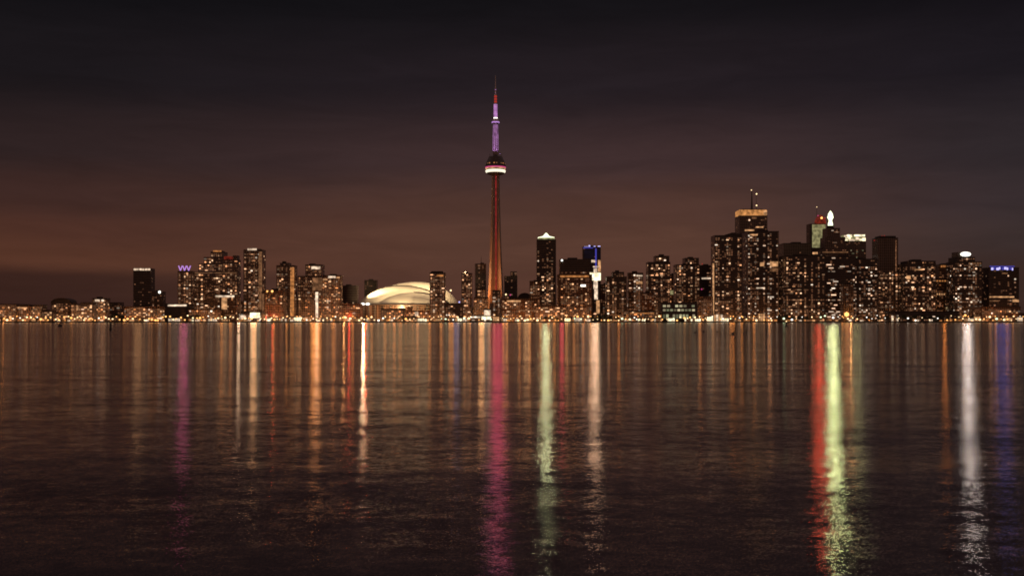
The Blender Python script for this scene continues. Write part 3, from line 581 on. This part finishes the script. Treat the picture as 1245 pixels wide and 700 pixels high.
for k in range(12):
    a = math.pi + (k + .5) * math.pi / 12
    if k % 3 == 1: continue
    o = obj('pod_window', B(-1.6, 1.6, -.4, .4, -1.2, 1.2), 'band_orange' if k % 2 else 'band_dim', pod, loc=(21.3 * math.cos(a), 21.3 * math.sin(a), H(199.4))); o.rotation_euler = (R(-14), 0, a + math.pi / 2)
for k in range(6):
    a = k * math.pi / 3 + .3
    bm = bmesh.new(); tube(bm, [(13.5 * math.cos(a), 13.5 * math.sin(a), H(191.4)), (14.5 * math.cos(a), 14.5 * math.sin(a), H(187.4))], .45); obj('dish_mast', bm, 'steel', pod)
obj('upper_shaft', LT([(6.2, H(189.5)), (6.0, H(180)), (5.6, H(165)), (5.0, H(151)), (4.8, H(149.5))], 6), 'tower_concrete', nt_)
for s_ in (-1, 1):
    bm = bmesh.new(); tube(bm, [(s_ * 1.9, -5.9, H(184)), (s_ * 1.7, -5.6, H(165)), (s_ * 1.5, -5.0, H(152))], .9); obj('violet_light', bm, 'purple_soft', nt_)
    bm = bmesh.new(); tube(bm, [(s_ * 5.6, -3.4, H(183)), (s_ * 5.3, -3.2, H(165)), (s_ * 4.6, -2.8, H(152))], .8); obj('violet_light', bm, 'purple_soft', nt_)
sp_ = obj('sky_pod', LT([(4.9, H(150.5)), (8.2, H(149.6)), (8.6, H(147.6)), (7, H(146)), (3, H(145.2))], 20), 'white_steel', nt_)
obj('sky_pod_light', LT([(8.55, H(149.7)), (8.9, H(149)), (8.6, H(148.4))], 24), 'purple', sp_)
obj('mast', LT([(4.0, H(145.1)), (3.6, H(126)), (2.8, H(125.5)), (2.6, H(115)), (1.5, H(114.5)), (1.3, H(106)), (1.0, H(105.5)), (.55, H(92))], 10), 'white_steel', nt_)
for s_ in (-1, 1): lamp('uplight', nt_, (s_ * 5, -6, H(146)), (.6, .3, .9), 12 * KW, .5, (-s_ * 5, 6, 70), 50)
obj('violet_light', LT([(4.3, H(144.6)), (4.5, H(140)), (4.2, H(127))], 10), 'purple_soft', nt_)
obj('mast_lamp', LT([(3.2, H(144.9)), (4.6, H(144.3)), (4.55, H(143.2))], 10), 'lamp_white', nt_)
for y in (116.4, 119.6, 122.8): obj('red_light', LT([(2.9, H(y + 2.4)), (3.1, H(y + 1)), (2.8, H(y))], 10), 'red', nt_)
for y in (108.4, 112.4): obj('mast_lamp', LT([(1.4, H(y + 1.7)), (1.5, H(y + .7)), (1.1, H(y))], 8), 'purple_soft', nt_)
lamp('uplight', nt_, (-70, -34, 3), (1, .30, .075), 1000 * KW, 2, (58, 30, 130), 50)
lamp('uplight', nt_, (-34, -95, 3), (1, .26, .06), 420 * KW, 2, (22, 88, 90), 44)
lamp('uplight', nt_, (-46, -20, 3), (1, .33, .09), 110 * KW, 2, (36, 16, 60), 60)
lamp('uplight', nt_, (74, -70, 3), (1, .13, .035), 2400 * KW, 2, (-66, 64, 230), 50)
lamp('uplight', nt_, (-14, -14, H(191)), (.55, .25, .9), 22 * KW, 1, (12, 12, 40), 60); lamp('uplight', nt_, (14, -14, H(191)), (.55, .25, .9), 22 * KW, 1, (-12, 12, 40), 60)
for y, wk in ((345, 95), (300, 95), (255, 95), (210, 110), (165, 60)):
    lamp('facade_floodlight', nt_, (5, -22, H(y)), (1, .075, .17) if y > 180 else (.75, .18, .55), .17 * wk * KW * FLOOD, 14, (-nt_.location.x, -2500, -70), 26)

# ------------------------------------------------------------------ stadium
D = 2440; u = D / FPX; c0 = P(497, HZ, D)
st = root('domed_stadium', 'stadium with a white floodlit roof of three overlapping shells', 'stadium', (c0.x, D, GZ))
SX = lambda px: (px - 497) * u
SH = lambda py: CAMH + (HZ - py) * u - GZ
bm = LT([(110, -.5), (110, SH(371)), (106, SH(370))], 48); obj('drum', bm, 'brick', st)  # darker red-brown picked to suit the red lighting and tame floodlight spill
obj('rim', LT([(110.5, SH(371.4)), (111.5, SH(370.6)), (110.5, SH(369.8))], 48), 'roof_dark', st)
for k in range(18):
    a = math.pi + (k + .5) * math.pi / 18
    o = obj('buttress', B(-1.5, 1.5, -2.0, 0, 0, SH(372)), 'concrete', st, loc=(110 * math.cos(a), 110 * math.sin(a), -.3)); o.rotation_euler = (0, 0, a + math.pi / 2)
KC = 1.07
def cap(q_): return (math.sqrt(KC * KC - q_ * q_) - math.sqrt(KC * KC - 1)) / (KC - math.sqrt(KC * KC - 1))
def shell(name, xa, xb, ypk, xpk, cy, dy, y0=370):
    """one roof shell: half an ellipsoid whose crest leans to xpk"""
    bm = bmesh.new(); bmesh.ops.create_uvsphere(bm, u_segments=64, v_segments=32, radius=1)
    bmesh.ops.bisect_plane(bm, geom=bm.verts[:] + bm.edges[:] + bm.faces[:], plane_co=(0, 0, 0), plane_no=(0, 0, 1), clear_inner=True)
    hw = (xb - xa) / 2 * u; hh = SH(ypk) - SH(y0); cxm = SX((xa + xb) / 2); lean = SX(xpk) - cxm
    for v in bm.verts:
        x, y, z = v.co; z = cap(min(1, math.hypot(x, y)))
        v.co = (cxm + x * hw + lean * z * z, cy + y * dy, SH(y0) + z * hh)
    return obj(name, bm, 'membrane', st, True)
shell('roof_shell', 440, 557.5, 341.8, 504, 40, 62)
shell('roof_shell', 435.5, 542, 347.6, 487, 8, 70)
shell('roof_shell', 461, 545, 356.2, 502, -30, 66)
def arch(xa, xb, ypk, xpk, cy, rr, y0=370, t0=.06, t1=.94):
    hw = (xb - xa) / 2 * u; hh = SH(ypk) - SH(y0); cxm = SX((xa + xb) / 2); lean = SX(xpk) - cxm
    bm = bmesh.new(); pts = []; rs = []
    for k in range(41):
        t_ = t0 + (t1 - t0) * k / 40; a = math.pi * (1 - t_); z = cap(abs(math.cos(a)))
        pts.append((cxm + math.cos(a) * hw + lean * z * z, cy, SH(y0) + z * hh)); rs.append(rr * (1 if k < 20 else 1 + (k - 20) / 12 * .9) if rr > .9 else rr)
    tube(bm, pts, rs, 8); obj('roof_edge', bm, 'roof_dark', st)
arch(461, 545, 356.2, 502, -33, 2.0, t0=.02, t1=.98); arch(437.5, 542, 347.6, 487, 2, 2.1, t0=.3, t1=.95)
for px, py_, Dd, tx, tz, wk, cone in ((424, 345, 2395, 480, 358, 1300, 46), (532, 326, 2256, 500, 355, 2700, 60), (567, 328, 2335, 535, 350, 800, 40), (470, 374, 2230, 472, 360, 800, 50), (500, 374, 2230, 502, 360, 800, 50)):
    g = P(px, py_, Dd) - st.location; tgt = Vector((SX(tx), 0, SH(tz))) - g
    lamp('roof_floodlight', st, g, (1, .68, .33), wk * KW, 3, tgt, cone)
for px in (441, 447): 
    bm = bmesh.new(); bmesh.ops.create_icosphere(bm, subdivisions=2, radius=1); bmesh.ops.scale(bm, vec=(4.6, 1.5, 2.4), verts=bm.verts); obj('rim_lamp', bm, 'white_hot', st, True, P(px, 369.5, 2348) - st.location)
lamp('rim_floodlight', st, P(441, 374, 2322) - st.location, (1, .62, .34), 80 * KW * FLOOD, 3, (-st.location.x, -2440, -60), 26)
for px in (455, 480, 505): lamp('drum_floodlight', st, (SX(px), -150, 10), (1, .10, .03), 16 * KW, 2)
lamp('drum_floodlight', st, P(508, 384, 2280) - st.location, (1, .45, .16), 14 * KW * FLOOD, 8, (-st.location.x, -2440, -60), 26)
lm = root('lamp_mast', 'tall thin mast with one cream lamp above the right end of the stadium roof', 'lamp', P(548, HZ, 2330) * 1)
lm.location.z = GZ; hz = CAMH + (HZ - 353) / FPX * 2330 - GZ
obj('pole', LT([(.5, 0), (.3, hz - 1.5)], 8), 'steel', lm); bm = bmesh.new(); bmesh.ops.create_icosphere(bm, subdivisions=2, radius=1.9); obj('lamp_head', bm, 'lamp_cream', lm, loc=(0, 0, hz))
fm_ = root('flag_mast', 'pale lit flag mast beside the foot of the tall amber-edged tower', 'mast', P(292, HZ, 2050)); fm_.location.z = GZ
obj('pole', LT([(.55, 0), (.4, 20), (.2, 42)], 8), 'band_dim', fm_)

# ------------------------------------------------------------------ waterfront lamps, each with its own lamp light
LAMPS = []
def near(px):
    best = min(BLD, key=lambda q_: (0 if q_[0] <= px <= q_[1] else min(abs(px - q_[0]), abs(px - q_[1]))) + q_[3] / 4000)
    return best[2]
lr = random.Random(21)
proto = {}
def lamp_parts(kind, h, r):
    k = (kind, h, r)
    if k not in proto:
        a = mesh_of(LT([(.22, 0), (.14, h - r * .9)], 8), 'pole', 'steel')
        bm = bmesh.new(); bmesh.ops.create_uvsphere(bm, u_segments=12, v_segments=8, radius=r); bmesh.ops.scale(bm, vec=(1, 1, .8), verts=bm.verts)
        proto[k] = (a, mesh_of(bm, 'lamp_head', kind, True))
    return proto[k]
def street_lamp(px, py, D, kind, r, watts):
    h = round(CAMH + (HZ - py) / FPX * D - GZ, 1)
    LAMPS.append((px, D, kind, h, r, watts))
px = -12.0
while px < 1262:
    left, dark = px < 262, (938 < px < 1020 or 1040 < px < 1150)
    kind = lr.choices(['lamp_amber', 'lamp_cream', 'lamp_white', 'lamp_green'], (7, 3, .6, 0) if left else (0, 3, 4, .6) if dark else (3, 6, 1, .7))[0]
    big = lr.random() < .3
    street_lamp(px, min(lr.gauss(387.2, 1.7), 389.3), lr.choice((2004, 2008, 2014)), kind, lr.choice((1.7, 2.1)) if big else lr.choice((1.2, 1.5) if left else (.9, 1.3)), (lr.choice((160, 340)) if lr.random() < .45 else 40) if big else lr.choice((8, 20)) * (.6 if dark else 1))
    px += lr.uniform(2.8, 6.5) if left else (lr.uniform(5, 12) if dark else lr.uniform(2.8, 6))
for px in range(4, 1250, 11):       # the street behind: heads show only through the gaps
    if 940 < px < 1020 or 1040 < px < 1125: continue
    for D in (2195, 2150, 2245, 2120, 2290):
        x_ = px + lr.uniform(-5, 5)
        if any(q_[0] - 3 < x_ < q_[1] + 3 and q_[3] - 16 < D < q_[3] + q_[4] + 8 for q_ in BLD): continue
        street_lamp(x_, 384.5, D, 'lamp_amber', 1.1, 2200 if px < 940 else 1500); break
LAMPS.sort()
count = {}
words = ['first', 'second', 'third', 'fourth', 'fifth', 'sixth', 'seventh', 'eighth', 'ninth', 'tenth', 'eleventh', 'twelfth', 'thirteenth', 'fourteenth', 'fifteenth', 'sixteenth', 'seventeenth', 'eighteenth']
CN = {'lamp_amber': 'amber', 'lamp_cream': 'cream', 'lamp_white': 'white', 'lamp_green': 'greenish'}
for px, D, kind, h, r, watts in LAMPS:
    nb = near(px); rowk = 'quay' if D < 2100 else 'street'
    k = (nb, kind, rowk); count[k] = count.get(k, 0) + 1
    o_ = words[min(count[k], 18) - 1]
    p = P(px, HZ, D)
    lab = f'{o_} {CN[kind]} {rowk} lamp from the left along {nb}'
    if len(lab.split()) > 16: lab = f'{o_} {CN[kind]} {rowk} lamp along {nb}'
    t_ = root('street_lamp', lab, 'lamp', (p.x, D, GZ), 0, 'lamps along the waterfront')
    a, b2 = lamp_parts(kind, h, r)
    link(bpy.data.objects.new('pole', a), t_)
    o = bpy.data.objects.new('lamp_head', b2); o.location = (0, 0, h); link(o, t_)
    lamp('lamp_light', t_, (0, -r - .7, h + .3), {'lamp_amber': (1, .33, .08), 'lamp_cream': (1, .42, .14), 'lamp_white': (1, .66, .42), 'lamp_green': (.8, 1, .5)}[kind], watts, 3.0)

# ------------------------------------------------------------------ low lit pavilions on the quay edge
count = {}
for px, w, y, mm in ((-4, 9, 386, 'band_orange'), (24, 5, 386.5, 'band_orange'), (41, 5, 386.3, 'band_warm'), (98, 4, 386, 'band_warm'), (168, 10, 386.4, 'band_orange'), (213, 17, 386, 'band_white'), (233, 6, 387, 'cream_hot'), (257, 14, 386.6, 'band_white'), (273, 8, 387, 'band_warm'), (331, 14, 386, 'cream_hot'), (345, 12, 386.5, 'band_white'), (362, 9, 385, 'cream_hot'), (398, 12, 386.4, 'band_white'), (411, 8, 385.6, 'band_warm'), (436, 9, 386.6, 'band_warm'), (449, 8, 386, 'band_white'), (466, 5, 386.6, 'band_white'), (512, 14, 386.4, 'cream_hot'), (533, 7, 386.6, 'band_warm'), (556, 11, 386, 'cream_hot'), (566, 8, 387, 'band_white'),
                     (603, 8, 384, 'band_warm'), (613, 7, 386.6, 'band_white'), (630, 8, 387, 'band_white'), (643, 10, 386.6, 'band_warm'), (690, 12, 386.4, 'lamp_cream'), (704, 12, 385.6, 'band_white'), (763, 8, 387, 'band_white'), (779, 12, 387, 'cream_hot'), (800, 10, 387, 'band_white'), (816, 9, 386, 'cream_hot'), (842, 20, 386.6, 'cream_hot'), (862, 10, 384, 'cream_hot'), (876, 16, 381.5, 'band_white'), (881, 10, 386, 'cream_hot'), (896, 7, 387, 'band_warm'), (908, 8, 387, 'band_orange'), (926, 8, 380.5, 'band_warm'), (1088, 9, 382.5, 'band_white'), (1165, 10, 387, 'band_orange'), (1178, 12, 386.4, 'band_white'), (1188, 8, 384, 'band_warm'), (1212, 12, 386.5, 'band_orange'), (1226, 10, 385.6, 'band_warm'), (1240, 7, 384.6, 'band_white')):
    D = 2018 + (px % 5) * 6; nb = near(px); count[nb] = count.get(nb, 0) + 1; p = P(px, HZ, D); u_ = D / FPX; h = max(3.4, CAMH + (HZ - y) * u_ - GZ - .4); w *= u_
    t_ = root('quay_pavilion', f'{dict(band_orange="orange", band_warm="amber", band_white="pale", cream_hot="bright cream", lamp_cream="cream")[mm]} lit quay pavilion, {words[count[nb] - 1]} one before {nb}', 'pavilion', (p.x, D, GZ), 0, 'lit pavilions along the quay')
    obj('wall', B(-w / 2, w / 2, 0, 9, -.3, h), 'tan', t_); obj('roof', B(-w / 2 - .8, w / 2 + .8, -1.6, 9.6, h + .02, h + .5), 'roof_dark', t_)
    n_ = max(1, round(w / 3.9)); st_ = w / n_
    for k in range(n_): obj('lit_window', B(-w / 2 + k * st_ + .35, -w / 2 + (k + 1) * st_ - .35, -.2, .2, .7 + lr.uniform(0, .5), h - lr.uniform(.5, 1.4)), lr.choices([mm, 'band_warm', 'band_dim'], (6, 2, 2))[0], t_)

# ------------------------------------------------------------------ trees on the quay
def tree_meshes(seed, h=10.0, w=5.2):
    rg = random.Random(seed); bm = bmesh.new()
    tube(bm, [(0, 0, -.2), (.1, 0, h * .25), (.2, .1, h * .5), (.1, .2, h * .8)], [.38, .28, .2, .06], 8)
    tips = []
    for k in range(8):
        a = k * 2.4 + rg.uniform(-.3, .3); z0 = h * rg.uniform(.22, .6); e = Vector((math.cos(a) * w * rg.uniform(.4, .75), math.sin(a) * w * rg.uniform(.4, .75), z0 + h * rg.uniform(.15, .3)))
        tube(bm, [(.1, .05, z0), e * .55 + Vector((0, 0, z0 * .5)), e], [.14, .09, .04], 5); tips.append(e)
    tips += [Vector((rg.uniform(-1, 1), rg.uniform(-1, 1), h * rg.uniform(.75, .95))) for _ in range(4)]
    trunk = mesh_of(bm, 'trunk', 'bark')
    bm = bmesh.new()
    for c_ in tips:
        rad = rg.uniform(1.3, 2.3)
        for _ in range(95):
            d = Vector((rg.gauss(0, 1), rg.gauss(0, 1), rg.gauss(0, .8))).normalized() * rad * rg.random() ** .4
            p = c_ + d; q_ = Matrix.Rotation(rg.uniform(0, 6.28), 3, Vector((rg.gauss(0, 1), rg.gauss(0, 1), rg.gauss(0, 1))).normalized()); s_ = rg.uniform(.22, .45)
            bm.faces.new([bm.verts.new(p + q_ @ Vector(v) * s_) for v in ((-1, -.5, 0), (0, -.7, .15), (1, 0, 0), (0, .7, .15))])
    return trunk, mesh_of(bm, 'crown', 'leaf')
TM = [tree_meshes(s_) for s_ in (3, 11, 29)]
TR = [(136, 2040, 1.3), (141, 2046, 1.6), (148, 2040, 1.2), (233, 2030, 1.1), (239, 2034, 1.3), (246, 2030, 1.0), (484, 2020, .9), (490, 2024, 1.1), (497, 2020, 1.0), (503, 2026, 1.1), (657, 2022, .8), (663, 2026, 1.0), (670, 2022, 1.05), (677, 2026, .8),
      (721, 2024, .9), (728, 2030, 1.2), (735, 2024, 1.25), (742, 2030, 1.15), (749, 2024, .8), (948, 2030, 1.1), (956, 2036, 1.2), (964, 2030, 1.0), (972, 2036, 1.1), (981, 2030, .9), (1090, 2032, 1.1), (1098, 2038, 1.2), (1106, 2032, 1.0), (1114, 2038, 1.2), (1123, 2032, 1.15),
      (1132, 2038, 1.1), (1141, 2032, 1.2), (1150, 2038, 1.0), (1060, 2034, .9), (1068, 2030, 1.0), (1078, 2034, 1.0)]
count = {}
for i, (px, D, s_) in enumerate(TR):
    nb = near(px); count[nb] = count.get(nb, 0) + 1; p = P(px, HZ, D)
    t_ = root('quay_tree', f'dark leafy quay tree, {words[count[nb] - 1]} from the left at {nb}', 'tree', (p.x, D, GZ), i * 1.3, 'dark trees along the quay'); t_.scale = (s_ * 1.15, s_ * 1.15, s_)
    tm = TM[i % 3]
    link(bpy.data.objects.new('trunk', tm[0]), t_); link(bpy.data.objects.new('crown', tm[1]), t_)

# ------------------------------------------------------------------ on the water: buoys and ducks
def buoy(px, ywater, name, label, prof, lampm=None):
    D = CAMH * FPX / (ywater - HZ); t_ = root(name, label, 'buoy', ((px - 622.5) / FPX * D, D, 0))
    obj('float', LT(prof, 14), 'buoy_paint', t_)
    return t_, D
t_, D = buoy(134.3, 401, 'spar_buoy', 'tall black spar buoy standing in the water at the left', [(.2, -.6), (.42, -.2), (.42, .35), (.24, .7), (.20, 2.0), (.3, 2.05)])
obj('topmark', LT([(.05, 2.05), (.34, 2.15), (.05, 2.85)], 10), 'buoy_paint', t_)
t_, D = buoy(73, 396.6, 'barrel_buoy', 'squat dark barrel buoy low on the water near the round-topped hall', [(.5, -.5), (1.15, -.2), (1.15, .55), (.8, .9), (.3, 1.1), (.25, 1.9)])
t_, D = buoy(956, 397.5, 'lit_buoy', 'dark channel buoy with a small white lamp in front of the framed slab', [(.5, -.5), (.75, -.1), (.75, .4), (.3, .8), (.22, 2.5)])
bm = bmesh.new(); bmesh.ops.create_icosphere(bm, subdivisions=2, radius=.28); obj('buoy_lamp', bm, 'lamp_cream', t_, loc=(0, 0, 2.75))
def duck_mesh():
    bm = bmesh.new()
    tube(bm, [(-.34, 0, .15), (-.26, 0, .11), (-.12, 0, .08), (.06, 0, .08), (.20, 0, .10), (.26, 0, .18), (.27, 0, .27), (.30, 0, .34), (.36, 0, .34), (.40, 0, .325), (.46, 0, .31)], [.01, .06, .12, .14, .11, .07, .05, .07, .06, .025, .012], 10)
    return mesh_of(bm, 'duck', 'plumage', True)
DM = duck_mesh()
for i, (px, yw, lab) in enumerate(((845, 404.5, 'leftmost'), (856, 403.4, 'second from the left'), (872, 403.6, 'third from the left'), (891, 405, 'fourth from the left'), (907, 404.6, 'fifth from the left'), (933, 402.8, 'rightmost'))):
    D = CAMH * FPX / (yw - HZ); o = bpy.data.objects.new('duck', DM); o.location = ((px - 622.5) / FPX * D, D, 0); o.rotation_euler = (0, 0, i * 2.1); o.scale = (1.4, 1.4, 1.4)
    o['label'] = f'dark duck on the water, {lab} of the six ducks'; o['category'] = 'duck'; o['group'] = 'ducks floating off the quay'; link(o)
